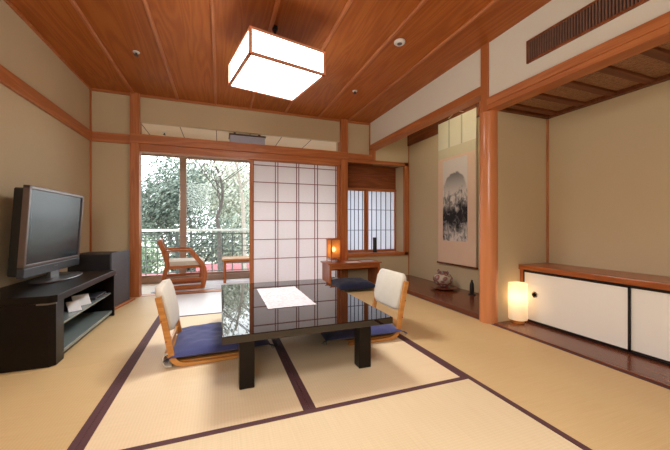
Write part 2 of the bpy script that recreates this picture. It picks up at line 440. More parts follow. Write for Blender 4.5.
# ------------------------------------------------------------------ shell
b = MB(); b.box(XL - .1, XR + .06, YF - .1, YB, -.12, -.03)
struct(b.build('floor', 'tatamiY'), 'sub floor carrying the tatami mats', 'floor')
b = MB(); b.box(XL - .1, XA + .1, YB, VB + .06, -.12, -.004)
struct(b.build('floor_veranda', 'ver_floor'), 'pale veranda floor in front of the glass doors', 'floor')
b = MB(); b.box(XL - .12, XR + .0, YF - .1, YB + .1, H, H + .08)
ceil = struct(b.build('ceiling', 'ceiling'), 'cedar plank ceiling with battens', 'ceiling')
for x in (-1.02, -.52, -.055, .40, .90, 1.41, 1.90):
    b = MB(); b.prism([(x - .016, H + .01), (x - .016, H - .012), (x - .009, H - .018), (x + .009, H - .018), (x + .016, H - .012), (x + .016, H + .01)], 'Y', YF, YB)
    b.build('batten', 'trimY', ceil)
b = MB()
b.box(XL, XR, YB - .022, YB - .001, H - .03, H + .01); b.box(XL, XL + .02, YF, YB, H - .022, H + .01)
b.build('ceiling_edge', 'trimX', ceil)

b = MB(); b.box(XL - .12, XL, YF - .1, YB + .1, -.1, H + .05)
struct(b.build('wall_left', 'plaster'), 'ochre plaster wall behind the television', 'wall')
b = MB(); b.box(XL - .12, XA + .1, YF - .15, YF, -.1, H + .05)
struct(b.build('wall_front', 'plaster_cream'), 'plain wall behind the viewer', 'wall')
# back wall pieces: narrow bay at left, band under the ceiling, right of the corner post
b = MB()
b.box(XL, -1.0, YB, YB + .08, -.03, H)                       # left bay
b.box(-1.0, 1.83, YB + .01, YB + .07, 2.215, H)              # above the open transom
b.box(1.83, XR + .1, YB, YB + .08, 1.95, H)                  # right of the post
b.box(XR + .1, XA + .1, YB, YB + .08, 1.90, H)               # over the study window, in the alcove
b.box(1.83, XA + .1, YB, YB + .08, -.03, .40)                # under the study window
b.box(2.955, XA + .1, YB, YB + .08, .40, 1.90)
struct(b.build('wall_back', 'plaster'), 'ochre plaster back wall above and beside the shoji', 'wall')
# right wall above the beams
b = MB(); b.box(XR, XR + .10, YF, 2.155, 2.03, H + .02); b.box(XR, XR + .10, 2.235, YB + .02, 2.17, H + .02)
struct(b.build('wall_right', 'plaster_cream'), 'cream plaster wall band above the alcove beams', 'wall')
b = MB(); b.box(XA, XA + .1, YF, YB + .05, -.1, H + .05)
struct(b.build('wall_alcove', 'plaster'), 'ochre plaster wall at the back of the alcoves', 'wall')
b = MB(); b.box(2.36, XA, 2.147, 2.19, -.03, H)
struct(b.build('wall_partition', 'plaster'), 'ochre plaster partition between the two alcoves', 'wall')
# veranda shell
b = MB(); b.box(XL - .1, XL, YB + .08, VB + .1, -.1, VC + .3)
struct(b.build('wall_veranda', 'ver_wall'), 'white end wall of the veranda', 'wall')
b = MB(); b.box(XA + .1, XA + .2, YB + .08, VB + .1, -.1, VC + .3)
struct(b.build('wall_veranda_right', 'ver_wall'), 'white right end wall of the veranda', 'wall')
b = MB(); b.box(XL - .1, XA + .2, YB + .08, VB + .1, VC, VC + .1)
vceil = struct(b.build('ceiling_veranda', 'ver_wall'), 'white panelled veranda ceiling seen through the open transom', 'ceiling')
b = MB()
for x in (-1.02, -.535, -.05, .435, .92, 1.405): b.box(x - .005, x + .005, YB + .09, VB, VC - .002, VC + .01)
b.build('panel_seams', 'slat_dark', vceil)
b = MB(); b.box(XL - .1, XA + .2, VB - .04, VB + .1, 2.12, VC + .1); b.box(XL - .1, -1.34, VB - .02, VB + .08, -.1, 2.2)
struct(b.build('wall_window', 'ver_wall'), 'white wall around the veranda glass doors', 'wall')
struct(MB().box(1.86, XA + .1, YB + .32, YB + .40, -.1, .44).box(1.86, XA + .1, YB + .32, YB + .4, 1.92, VC).build('wall_niche', 'plaster'), 'plaster back of the study window bay', 'wall')

# posts, nageshi rails, beams
def trim(k, label, mat, *boxes, bev=.003, cat='trim'):
    b = MB()
    for q in boxes: b.box(*q, bev)
    return struct(b.build('trim_%d' % k, mat), label, cat)
trim(1, 'tall cedar post left of the glass doors', 'trimZ', (-1.05, -.95, YB - .055, YB + .085, -.03, H), cat='post')
trim(2, 'cedar post between the shoji and the study window', 'trimZ', (1.77, 1.885, YB - .055, YB + .085, -.03, H), cat='post')
trim(3, 'thin cedar strip in the left corner', 'trimZ', (XL, XL + .018, YB - .018, YB, -.03, H))
trim(4, 'cedar rail across the back wall', 'trimX', (XL, -1.05, YB - .03, YB + .01, 1.915, 2.03), (-1.05, 1.885, YB - .065, YB + .01, 1.925, 2.04), (-.95, 1.77, YB - .04, YB + .085, 1.83, 1.925), (1.885, XR + .02, YB - .05, YB + .01, 1.95, 2.035))
trim(5, 'cedar rail along the left wall', 'trimY', (XL, XL + .03, YF, YB - .02, 1.915, 2.03))
trim(6, 'cedar strip in the right corner', 'trimZ', (XR - .012, XR + .02, YB - .03, YB, 2.1, H), (XR - .005, XR + .095, YB - .035, YB, 1.95, 2.12))
trim(7, 'cedar beam over the scroll alcove', 'trimY', (XR - .012, XR + .11, 2.235, YB, 2.115, 2.195))
trim(8, 'cedar beam over the cabinet alcove', 'trimY', (XR - .014, XR + .11, YF, 2.155, 1.945, 2.05), (XR - .026, XR + .0, YF, 2.155, 1.985, 2.05))
b = MB(); b.box(XR - .015, XR + .10, 2.152, 2.238, 1.94, H + .01, .004)
struct(b.build('trim_9', 'trimZ'), 'square cedar post above the round alcove pillar', 'post')
b = MB(); b.lathe([(.080, -.03), (.080, .5), (.0785, 1.2), (.077, 2.06)], 40, (2.352, 2.215, 0))
struct(b.build('pillar', 'pillar', smooth=40), 'round polished cedar alcove pillar', 'pillar')
trim(10, 'cedar shoji track along the veranda edge', 'trimX', (-.95, 1.77, YB - .055, YB + .085, -.03, .004))
trim(11, 'cedar frame of the study window', 'trimZ', (2.944, 3.02, YB - .02, YB + .03, .39, 1.965))
trim(12, 'cedar head and sill of the study window', 'trimX', (1.885, 3.02, YB - .02, YB + .03, 1.90, 1.96), (1.885, 3.02, YB - .02, YB + .04, .385, .445), (1.885, 3.0, YB + .04, YB + .33, .40, .44))
b = MB(); b.box(2.945, 2.985, YB + .03, YB + .33, .44, 1.93)
struct(b.build('wall_niche_right', 'plaster'), 'plaster side of the study window bay', 'wall')
b = MB(); b.box(1.86, 1.90, YB + .085, YB + .33, .44, 1.93)
struct(b.build('wall_niche_left', 'plaster'), 'plaster left side of the study window bay', 'wall')
trim(13, 'brown board above the study window shoji', 'boardX', (1.90, 2.945, YB + .27, YB + .30, 1.52, 1.93), (1.90, 2.945, YB + .02, YB + .3, 1.915, 1.935))
trim(14, 'cedar rails of the study window shoji', 'trimX', (1.90, 2.945, YB + .245, YB + .305, 1.495, 1.53), (1.90, 2.945, YB + .245, YB + .305, .44, .462))
trim(15, 'dark cedar rail high on the scroll alcove wall', 'darkY', (XA - .03, XA, 2.19, YB, 2.25, 2.46))
trim(16, 'thin cedar strip in the scroll alcove corner', 'trimZ', (XA - .014, XA, YB - .014, YB, .05, 2.25))
trim(17, 'dark threshold edge of the alcoves', 'darkY', (2.325, 2.40, 2.29, YB - .0, -.03, .045), (2.335, 2.36, YF, 2.15, -.03, .008))
trim(18, 'thin cedar strip in the cabinet alcove corner', 'trimZ', (XA - .016, XA, 2.131, 2.147, .53, 1.96))
b = MB(); b.box(2.40, XA, 2.19, YB, -.03, .045)
struct(b.build('floor_alcove', 'darkY'), 'polished dark red board of the scroll alcove', 'floor')
b = MB(); b.box(2.36, XA, YF, 2.147, -.03, .008)
struct(b.build('floor_cabinet_alcove', 'darkY'), 'polished dark red board before the white cabinet', 'floor')
# alcove ceilings
b = MB(); b.box(XR + .1, XA, 2.19, YB, H - .02, H + .05)
struct(b.build('ceiling_scroll_alcove', 'plaster'), 'upper closure of the scroll alcove', 'ceiling')
b = MB(); b.box(XR + .10, XA, YF, 2.147, 1.975, 2.05)
ac = struct(b.build('ceiling_cabinet_alcove', 'ajiro'), 'woven cedar ceiling of the cabinet alcove', 'ceiling')
y = 2.06
while y > .3:
    MB().box(XR + .10, XA, y - .045, y + .02, 1.955, 1.98, .003).build('batten', 'batten_dark', ac); y -= .235
MB().box(XA - .05, XA, YF, 2.147, 1.945, 1.98, .003).box(XR + .1, XA, 2.107, 2.147, 1.945, 1.98, .003).build('ceiling_edge', 'batten_dark', ac)

# ------------------------------------------------------------------ tatami
TX = [XL, -.543, .411, 1.365, 2.335]
TY = [-1.36, .51, 1.462, 2.42, 3.372, 4.495]
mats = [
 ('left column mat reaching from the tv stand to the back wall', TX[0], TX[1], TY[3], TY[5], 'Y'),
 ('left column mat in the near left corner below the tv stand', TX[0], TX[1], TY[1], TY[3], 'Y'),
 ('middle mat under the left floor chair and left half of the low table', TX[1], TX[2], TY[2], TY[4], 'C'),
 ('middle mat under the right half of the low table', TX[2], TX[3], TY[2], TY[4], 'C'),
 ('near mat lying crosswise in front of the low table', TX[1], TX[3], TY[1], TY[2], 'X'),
 ('far mat whitened with painted window sheen lying crosswise before the veranda', TX[1], TX[3], TY[4], TY[5], 'P'),
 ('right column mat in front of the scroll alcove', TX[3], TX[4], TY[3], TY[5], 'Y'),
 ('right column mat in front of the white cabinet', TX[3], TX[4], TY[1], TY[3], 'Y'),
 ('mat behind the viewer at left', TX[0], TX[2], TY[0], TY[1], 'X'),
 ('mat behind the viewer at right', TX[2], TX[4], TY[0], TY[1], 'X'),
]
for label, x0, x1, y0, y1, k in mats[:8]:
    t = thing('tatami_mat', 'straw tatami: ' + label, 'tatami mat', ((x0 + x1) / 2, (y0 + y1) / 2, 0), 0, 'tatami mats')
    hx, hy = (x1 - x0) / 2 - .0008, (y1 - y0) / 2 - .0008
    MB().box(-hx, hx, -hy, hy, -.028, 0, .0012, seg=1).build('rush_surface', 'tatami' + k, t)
    w = .031
    if k in 'YC':
        for s in (-1, 1): MB().box(s * hx, s * (hx - w), -hy, hy, -.027, .0012).build('cloth_border', 'heri', t)
    else:
        for s in (-1, 1): MB().box(-hx, hx, s * hy, s * (hy - w), -.027, .0012).build('cloth_border', 'heri', t)
b = MB(); b.box(XL, 2.335, YF, TY[1], -.03, -.001); 
struct(b.build('floor_entry', 'tatamiX'), 'straw floor behind the viewer', 'floor')

# ------------------------------------------------------------------ window wall and balcony
win = bpy.data.objects.new('window_1', None); COL.objects.link(win); win.location = (0, VB, 0)
struct(win, 'sliding glass doors of the veranda with brown grey frames', 'window')
MB().box(-1.34, XA + .1, -.05, .05, 0.0, .085, .004).box(-1.34, XA + .1, -.05, .05, 2.06, 2.14, .004).box(-1.36, -1.30, -.05, .05, 0, 2.14, .004).build('window_frame', 'alu', win)
def sash(x0, x1, dy):
    f = MB().box(x0, x0 + .085, dy - .015, dy + .015, .085, 2.07, .003).box(x1 - .085, x1, dy - .015, dy + .015, .085, 2.07, .003)
    f.box(x0, x1, dy - .014, dy + .014, .085, .115, .003).box(x0, x1, dy - .014, dy + .014, 1.978, 2.07, .003)
    f = f.build('sash', 'alu', win)
    MB().box(x0 + .08, x1 - .08, dy - .003, dy + .003, .11, 1.99).build('pane', 'glass', f)
sash(-1.385, -.508, -.022); sash(-.612, .66, .022); sash(.575, 1.9, -.022); sash(1.82, 3.1, .022)
b = MB(); b.box(-3.5, 5, VB + .05, 6.6, -.2, -.04)
struct(b.build('floor_balcony', 'concrete'), 'concrete balcony floor outside the glass doors', 'balcony floor')
ry = 6.35
rl = thing('balcony_railing', 'grey metal grid railing of the balcony outside the glass', 'railing', (0, ry, -.04))
MB().box(-2.6, 2.6, -.03, .03, .82, .865, .005).build('top_rail', 'rail_top', rl)
for z in (.07, .20, .31, .43, .54, .665, .775): MB().tube([(-2.6, 0, z), (2.6, 0, z)], .010 if z < .7 else .014, 6).build('crossbar', 'rail_metal', rl)
for i in range(29):
    x = -2.52 + i * .183
    MB().box(x - .0105, x + .0105, -.0105, .0105, 0, .79).build('upright', 'rail_metal', rl)
for x in (-2.2, -.74, .72, 2.18): MB().box(x - .022, x + .022, -.022, .022, 0, .84).build('post', 'rail_metal', rl)
# garden
b = MB(); b.box(-30, 30, 6.7, 45, -2.2, -2.0)
struct(b.build('ground_garden', 'ground'), 'pale garden ground beyond the balcony', 'ground')
b = MB(); b.box(-3.0, 4.5, 9.0, 9.15, -2.0, -.46, .01)
gw = struct(b.build('wall_garden', 'concrete'), 'low pale garden wall with a dull pink band beyond the railing', 'wall')
MB().box(-.6, 4.5, 8.98, 9.17, -.46, -.17, .02).build('pink_band', 'pink_wall', gw)
MB().box(-3.0, -.6, 8.98, 9.17, -.46, -.36, .02).build('pink_band', 'pink_wall', gw)

def branchy(mb, p, d, L, r, depth, rnd, tips, droop=0.0):
    q = p; pts = [tuple(p)]; rs = [r]; n = 4
    dd = d.copy()
    for i in range(n):
        dd = (dd + Vector((rnd.uniform(-.22, .22), rnd.uniform(-.22, .22), rnd.uniform(-.05, .16)))).normalized()
        q = q + dd * (L / n); pts.append(tuple(q)); rs.append(r * (1 - .45 * (i + 1) / n))
        if depth <= 1: tips.append(q.copy())
    mb.tube(pts, rs, 5 if depth < 3 else 7)
    tips.append(q.copy())
    if depth > 0:
        for k in range(rnd.choice((2, 3, 3))):
            a = rnd.uniform(0, 2 * PI); sp = rnd.uniform(.45, .9)
            nd = (dd + Vector((math.cos(a), math.sin(a), rnd.uniform(-.1, .5))) * sp).normalized()
            st = Vector(pts[rnd.choice((2, 3, 4))])
            branchy(mb, st, nd, L * rnd.uniform(.55, .8), rs[3] * .7, depth - 1, rnd, tips)
def tree(name, label, x, y, h, seed, leafmat, nleaf, lsize, bark='bark', spread=1.0, base=-2.0, r=.11, group='trees beyond the balcony', lean=0):
    rnd = random.Random(seed)
    t = thing(name, label, 'tree', (x, y, base), 0, group)
    mb = MB(); tips = []
    branchy(mb, Vector((0, 0, 0)), Vector((lean, 0, 1)).normalized(), h * .5, r, 4 if nleaf < 1500 else 3, rnd, tips)
    mb.build('trunk', bark, t, smooth=60)
    if nleaf:
        bm = MB()
        for i in range(nleaf):
            tp = rnd.choice(tips); rad = spread
            c = tp + Vector((rnd.gauss(0, .28) * rad, rnd.gauss(0, .28) * rad, rnd.gauss(0, .25) * rad))
            a = Vector((rnd.uniform(-1, 1), rnd.uniform(-1, 1), rnd.uniform(-1, 1))).normalized()
            u = a.orthogonal().normalized(); v = a.cross(u)
            L = lsize * rnd.uniform(.6, 1.3); W = L * .42
            vs = [bm.bm.verts.new(c + u * L), bm.bm.verts.new(c + v * W), bm.bm.verts.new(c - u * L), bm.bm.verts.new(c - v * W)]
            bm.bm.faces.new(vs)
        bm.build('foliage', leafmat, t)
    return t
TREES = [
 ('leafy_tree', 'bushy light green tree at the far left of the glass, left pane', -2.85, 9.9, 3.2, 1, 'leaf_mid', 6500, .056, 'bark', 1.25),
 ('leafy_tree', 'dark evergreen just left of the centre window stile', -1.70, 12.4, 4.5, 2, 'leaf_dark', 6500, .066, 'bark', 1.35),
 ('leafy_tree', 'dark evergreen just right of the centre window stile', -.75, 10.6, 4.4, 3, 'leaf_dark', 8500, .062, 'bark', 1.3),
 ('leafy_tree', 'pale olive tree behind the bare tree, right pane', .75, 12.2, 4.6, 5, 'leaf_pale', 8000, .070, 'bark_pale', 1.4),
 ('leafy_tree', 'farthest dense evergreen closing the view behind the left pane', -4.6, 16.0, 4.6, 7, 'leaf_dark', 6500, .085, 'bark', 1.6),
 ('leafy_tree', 'farthest mid green tree closing the view behind the right pane', .2, 16.2, 5.2, 8, 'leaf_dark', 7500, .090, 'bark_pale', 1.6),
]
for a in TREES: tree(*a)
def shrub(label, x, y, h, w, seed, leafmat):
    rnd = random.Random(seed)
    t = thing('garden_shrub', label, 'shrub', (x, y, -2.0), 0, 'shrubs beyond the railing')
    mb = MB(); tips = []
    for k in range(7):
        a = 2 * PI * k / 7 + rnd.uniform(-.3, .3)
        p = smooth_path([(0, 0, 0), (math.cos(a) * w * .25, math.sin(a) * w * .25, h * .45), (math.cos(a) * w * .42, math.sin(a) * w * .4, h * rnd.uniform(.75, .95))], 4)
        mb.tube(p, [.03 * (1 - .7 * i / len(p)) for i in range(len(p))], 5); tips += [Vector(q) for q in p[3:]]
    mb.build('stem', 'bark', t, smooth=60)
    bm = MB()
    for i in range(3200):
        c = rnd.choice(tips) + Vector((rnd.gauss(0, .2) * w, rnd.gauss(0, .2) * w, rnd.gauss(0, .12) * h))
        c.z = max(.08, min(c.z, h * 1.05))
        a = Vector((rnd.uniform(-1, 1), rnd.uniform(-1, 1), rnd.uniform(-1, 1))).normalized(); u = a.orthogonal().normalized(); v = a.cross(u)
        L = .055 * rnd.uniform(.6, 1.3)
        bm.bm.faces.new([bm.bm.verts.new(q) for q in (c + u * L, c + v * L * .45, c - u * L, c - v * L * .45)])
    bm.build('foliage', leafmat, t)
shrub('rounded light green shrub behind the garden wall, left pane', -2.2, 10.6, 2.4, .85, 31, 'leaf_mid')
shrub('dark shrub behind the garden wall near the centre stile', -.95, 10.3, 2.5, .8, 32, 'leaf_dark')
shrub('pale shrub behind the pink wall in the middle of the right pane', .2, 10.9, 2.6, .85, 33, 'leaf_pale')
shrub('dark shrub behind the pink wall by the shoji edge', 1.35, 10.4, 2.4, .8, 34, 'leaf_dark')
def bare_tree(label, x, y, path, r, bark, seed, ntw):
    rnd = random.Random(seed)
    t = thing('bare_tree', label, 'tree', (x, y, -2.0), 0, 'trees beyond the balcony')
    pts = smooth_path(path, 5); n = len(pts)
    mb = MB(); mb.tube(pts, [r * (1 - .7 * i / n) for i in range(n)], 8); mb.build('trunk', bark, t, smooth=60)
    tw = MB(); tips = []
    for k in range(ntw):
        i = rnd.randrange(int(n * .45), n); a = rnd.uniform(0, 2 * PI)
        d = Vector((math.cos(a), math.sin(a) * .6, rnd.uniform(.1, .9))).normalized()
        branchy(tw, Vector(pts[i]), d, rnd.uniform(.7, 1.3), r * (1 - .7 * i / n) * .45, 2, rnd, tips)
    tw.build('branches', bark, t, smooth=60)
    bm = MB()
    for i in range(420):
        c = rnd.choice(tips) + Vector((rnd.gauss(0, .12), rnd.gauss(0, .12), rnd.gauss(0, .12)))
        a = Vector((rnd.uniform(-1, 1), rnd.uniform(-1, 1), rnd.uniform(-1, 1))).normalized(); u = a.orthogonal().normalized(); v = a.cross(u)
        L = .05 * rnd.uniform(.6, 1.3)
        bm.bm.faces.new([bm.bm.verts.new(q) for q in (c + u * L, c + v * L * .5, c - u * L, c - v * L * .5)])
    bm.build('foliage', 'leaf_pale', t)
bare_tree('twisting dark trunked bare tree in the middle of the right pane', .0, 8.2, [(.05, 0, 0), (.0, 0, 1.2), (-.02, 0, 2.7), (-.07, 0, 3.05), (.03, 0, 3.4), (.06, 0, 3.75), (.0, .05, 4.1), (-.1, 0, 4.36), (-.16, 0, 4.6)], .055, 'bark', 4, 9)
bare_tree('pale slender trunk near the shoji edge of the right pane', .62, 9.0, [(.08, 0, 0), (.03, 0, 1.5), (.0, 0, 2.9), (-.03, 0, 3.6), (-.10, 0, 4.1), (-.22, 0, 4.7)], .075, 'bark_pale', 11, 7)

# ------------------------------------------------------------------ shoji
def lattice_panel(name, label, cat, loc, w, h, z0, vx, hz, frame, paper, stile, kw, kmat, fmat='trimZ', depth=.03):
    t = thing(name, label, cat, loc)
    f = MB().box(0, stile[0], -depth / 2, depth / 2, z0, h, .002).box(w - stile[1], w, -depth / 2, depth / 2, z0, h, .002)
    f.box(stile[0], w - stile[1], -depth / 2, depth / 2, z0, z0 + frame[0], .002).box(stile[0], w - stile[1], -depth / 2, depth / 2, h - frame[1], h, .002)
    f.build('frame', fmat, t)
    g = MB()
    for x in vx: g.box(x - kw / 2, x + kw / 2, -.012, .004, z0 + .01, h - .01)
    for z in hz: g.box(stile[0] - .005, w - stile[1] + .005, -.0125, .004, z - kw / 2, z + kw / 2)
    g.build('lattice', kmat, t)
    MB().box(stile[0] - .005, w - stile[1] + .005, .004, .006, z0 + .01, h - .01).build('paper', paper, t)
    return t
lattice_panel('shoji_screen', 'large white paper shoji screen with thin reddish lattice, right of the glass doors', 'shoji screen',
    (.395, YB + .03, 0), 1.375, 1.835, .005, [.055, .368, .405, .685, .72, .97, 1.015, 1.315], [.41, .69, .965, 1.235, 1.52, 1.765],
    (.05, .012), 'paper', (.048, .04), .0095, 'kumiko')
lattice_panel('sliding_shoji', 'left narrow shoji panel in the study window over the desk', 'shoji',
    (1.935, YB + .285, .462), .435, 1.035, 0, [.14, .21, .285, .36], [.35, .70], (.014, .014), 'paper_cool', (.06, .045), .008, 'kumiko_dark', depth=.022)
lattice_panel('sliding_shoji', 'right narrow shoji panel in the study window behind the black object', 'shoji',
    (2.345, YB + .26, .462), .595, 1.035, 0, [.115, .205, .295, .39, .49], [.35, .70], (.014, .014), 'paper_cool', (.05, .03), .008, 'kumiko_dark', depth=.022)

# ------------------------------------------------------------------ low table
t = thing('low_table', 'glossy black lacquered low table in the middle of the room', 'table', (.4975, 2.36, .0015))
hx, hy = .4875, .72
top = MB(); top.box(-hx, hx, -hy, hy, .300, .340, .005, seg=3); top.build('tabletop', 'lacquer', t)
ap = MB()
for s in (-1, 1):
    ap.box(-hx + .10, hx - .10, s * (hy - .15), s * (hy - .175), .245, .302, .003); ap.box(s * (hx - .115), s * (hx - .135), -hy + .15, hy - .15, .245, .302, .003)
ap.build('apron', 'lacquer_leg', t)
for sx in (-1, 1):
    for sy in (-1, 1):
        MB().box(sx * (hx - .088), sx * (hx - .17), sy * (hy - .12), sy * (hy - .20), 0, .302, .005).build('leg', 'lacquer_leg', t)
# runner cloth
def cloth(name, label, cat, loc, w, l, mat, rz=0, amp=.0012, th=.003):
    bm = MB(); nx, ny = 14, 24; g = []
    for i in range(nx + 1):
        row = []
        for j in range(ny + 1):
            u, v = i / nx - .5, j / ny - .5
            edge = 1 + .010 * math.sin(j * 1.7) * (abs(u) > .49) ; e2 = 1 + .008 * math.sin(i * 2.3) * (abs(v) > .49)
            row.append(bm.bm.verts.new((u * w * edge, v * l * e2, th + amp * (1 + noise.noise(Vector((u * 6, v * 9, 1)))))))
        g.append(row)
    for i in range(nx):
        for j in range(ny): bm.bm.faces.new((g[i][j], g[i + 1][j], g[i + 1][j + 1], g[i][j + 1]))
    o = bm.build(name, mat, None, smooth=80, loc=loc); o.rotation_euler[2] = rz
    return tag(o, label, cat)
cloth('table_runner', 'white woven cloth laid on the black low table', 'table runner', (.466, 2.42, .340), .335, .68, 'runner')

# ------------------------------------------------------------------ floor chairs
def floor_chair(label, loc, rz):
    t = thing('floor_chair', label, 'floor chair', loc, rz, 'legless chairs at the low table')
    # side: rail on the mat that sweeps up into the back post
    path = smooth_path([(.24, .016), (.10, .013), (-.06, .012), (-.135, .018), (-.178, .055), (-.195, .12), (-.225, .28), (-.262, .45)], 6)
    n = len(path); th = [.018 + .016 * min(1, max(0, (i / n - .25) / .3)) for i in range(n)]
    for s in (-1, 1):
        y0 = s * .218
        MB().ribbon(path, y0 - .012, y0 + .012, th, 'Y', .003).build('side_rail', 'blondX', t, smooth=50)
    sh = smooth_path([(.24, .030), (.05, .026), (-.10, .028), (-.185, .042), (-.222, .085), (-.205, .105)], 6)
    MB().ribbon(sh, -.204, .204, .008, 'Y').build('seat', 'blondX', t, smooth=50)
    for z, x in ((.115, -.195), (.30, -.232)): MB().box(x - .02, x - .004, -.207, .207, z - .02, z + .02, .003).build('crossbar', 'blondY', t)
    heel = smooth_path([(-.185, .012), (-.218, .016), (-.234, .045), (-.228, .08), (-.205, .095)], 5)
    MB().ribbon(heel, -.232, -.1, .006, 'Y').build('heel_guard', 'cream_fabric', t, smooth=60); MB().ribbon(heel, .1, .232, .006, 'Y').build('heel_guard', 'cream_fabric', t, smooth=60)
    # padded back, reclined
    ang = math.radians(-12.5)
    mat = Matrix.Translation((-.212, 0, .225)) @ Matrix.Rotation(ang, 4, 'Y')
    pad = MB()
    outl = rrect(-.204, .204, -.012, .283, .06, 6)
    pad.prism(outl, 'X', -.022, .028, .016, mat)
    for v in pad.bm.verts:
        v.co.x += -.10 * (v.co.y ** 2)*-1 * .9
    pad.build('back_cushion', 'cream_fabric', t, smooth=60)
    for s in (-1, 1):
        for f in (.17, .30): MB().tube([(-.205 - (f - .12) * .21, s * .229, f), (-.205 - (f - .12) * .21, s * .234, f)], .006, 10).build('bolt', 'chairwoodZ', t)
    return t
fc1 = floor_chair('cream backed legless floor chair at the left side of the low table', (-.10, 2.41, 0), 0)
fc2 = dup(fc1, (1.136, 2.345, 0), PI, 'cream backed legless floor chair at the right side of the low table')
for ch in list(fc2.children):
    if ch.name.startswith('heel_guard'): bpy.data.objects.remove(ch)

def pillow_bm(sx, sy, h, seed=0, nx=28, wr=.006):
    bm = MB(); grid = {}
    for side in (1, -1):
        for i in range(nx + 1):
            for j in range(nx + 1):
                u, v = 2 * i / nx - 1, 2 * j / nx - 1
                if side == -1 and (i in (0, nx) or j in (0, nx)):
                    grid[(side, i, j)] = grid[(1, i, j)]; continue
                k = max(0, (1 - abs(u) ** 3.2) * (1 - abs(v) ** 3.2)) ** .5
                pin = 1 - .035 * (1 - abs(u * v)) * max(abs(u), abs(v)) ** 6
                x, y = u * sx / 2 * pin, v * sy / 2 * pin
                w = noise.noise(Vector((u * 2.3 + seed, v * 2.3, side))) * wr * 1.5 + noise.noise(Vector((u * 6, v * 6 + seed, side * 2))) * wr
                z = h * .42 + side * (h * .5 * k * (1 if side > 0 else .8)) + (w * k if side > 0 else 0)
                z -= .010 * math.exp(-((u * u + v * v) / .012)) if side > 0 else 0
                grid[(side, i, j)] = bm.bm.verts.new((x, y, z))
        for i in range(nx):
            for j in range(nx):
                q = [grid[(side, i, j)], grid[(side, i + 1, j)], grid[(side, i + 1, j + 1)], grid[(side, i, j + 1)]]
                bm.bm.faces.new(q if side == 1 else q[::-1])
    return bm
def cushion(label, loc, rz, sx, sy, h, seed, mat='navy', tilt=0, wr=.006):
    t = thing('floor_cushion', label, 'floor cushion', loc, rz, 'navy floor cushions')
    t.rotation_euler[1] = tilt
    pillow_bm(sx, sy, h, seed, wr=wr).build('cover', mat, t, smooth=80)
    for a in (-1, 1):
        for c in (-1, 1):
            ts = MB(); px, py = a * sx / 2 * .985, c * sy / 2 * .985
            for k in range(4):
                ang = math.atan2(c, a) + (k - 1.5) * .35
                ts.tube([(px - a * .012, py - c * .012, h * .42), (px + math.cos(ang) * .018, py + math.sin(ang) * .018, h * .40), (px + math.cos(ang) * .04, py + math.sin(ang) * .04, h * .25)], .0018, 5)
            ts.build('tassel', 'navy_dark', t)
    return t
cushion('navy blue cushion on the left floor chair', (.01, 2.47, .034), .02, .63, .60, .085, 2, wr=.011)
cushion('navy blue cushion on the right floor chair', (1.035, 2.385, .034), -.03, .63, .58, .085, 9, wr=.011)
cushion('dark navy cushion on the floor in front of the wooden desk', (1.735, 4.02, .0015), -.04, .56, .52, .15, 5, 'navy_dark')

# ------------------------------------------------------------------ writing desk and what stands on it
t = thing('writing_desk', 'small low reddish wooden desk under the study window', 'desk', (1.845, 4.29, .0015), -.02)
MB().box(-.42, .42, -.195, .195, .333, .352, .004).build('desktop', 'deskX', t)
for s in (-1, 1): MB().box(s * .395, s * .365, -.18, .18, 0, .334, .003).build('side_panel', 'deskZ', t)
MB().box(-.37, .37, -.172, -.155, .268, .334, .002).build('drawer', 'deskX', t)
MB().box(-.37, .37, .155, .17, .20, .334, .002).build('back_panel', 'deskX', t)
t = thing('table_lamp', 'glowing amber paper lantern lamp with wooden frame on the desk', 'lamp', (1.60, 4.37, .352), .12)
fr = MB()
for sx in (-1, 1):
    for sy in (-1, 1): fr.box(sx * .082, sx * .070, sy * .082, sy * .070, 0, .385 if sx > 0 else .34, .002)
for z in (.055, .325):
    for s in (-1, 1): fr.box(-.085, .085, s * .082, s * .070, z, z + .012, .001); fr.box(s * .082, s * .070, -.085, .085, z, z + .012, .001)
fr.box(-.105, .105, -.082, -.074, .337, .349, .001); fr.box(-.105, .105, .074, .082, .337, .349, .001)
fr.build('frame', 'deskZ', t)
sh = MB()
for s in (-1, 1): sh.box(-.072, .072, s * .0725, s * .0715, .06, .332); sh.box(s * .0725, s * .0715, -.072, .072, .06, .332)
sh.build('paper_shade', 'shade_amber', t)
MB().box(-.07, .07, -.07, .07, .03, .042, .002).tube([(0, 0, .04), (0, 0, .15)], .010, 10).build('bulb_holder', 'deskX', t)
MB().lathe([(.004, 0), (.016, .01), (.026, .035), (.024, .055), (.012, .07), (.002, .074)], 16, (0, 0, .145)).build('bulb', 'bulb_desk', t, smooth=80)
for i, (lab, x, y, w, l, rz) in enumerate((('flat white leaflet on the desk beside the lantern', 1.83, 4.20, .21, .15, .05), ('flat printed leaflet at the right end of the desk', 2.10, 4.25, .21, .15, -.08))):
    o = MB().box(-w / 2, w / 2, -l / 2, l / 2, 0, .004, .0005).build('leaflet', 'white_card' if i == 0 else 'runner', None, loc=(x, y, .3525)); o.rotation_euler[2] = rz
    tag(o, lab, 'leaflet', 'leaflets on the desk')
t = thing('slim_vase', 'slim black upright vase on the study window sill', 'vase', (2.455, YB + .13, .44))
MB().lathe([(.032, 0), (.035, .004), (.034, .02), (.033, .2), (.035, .245), (.033, .25), (.026, .248), (.026, .2)], 20).build('body', 'black_plastic', t, smooth=40)
t = thing('tissue_box', 'small white box on the floor under the desk by its left side', 'box', (1.575, 4.30, .0015), .05)
MB().box(-.05, .05, -.08, .08, 0, .12, .006).build('carton', 'white_card', t)
MB().box(-.02, .02, -.045, .045, .12, .121).build('slot', 'grey_plastic', t)

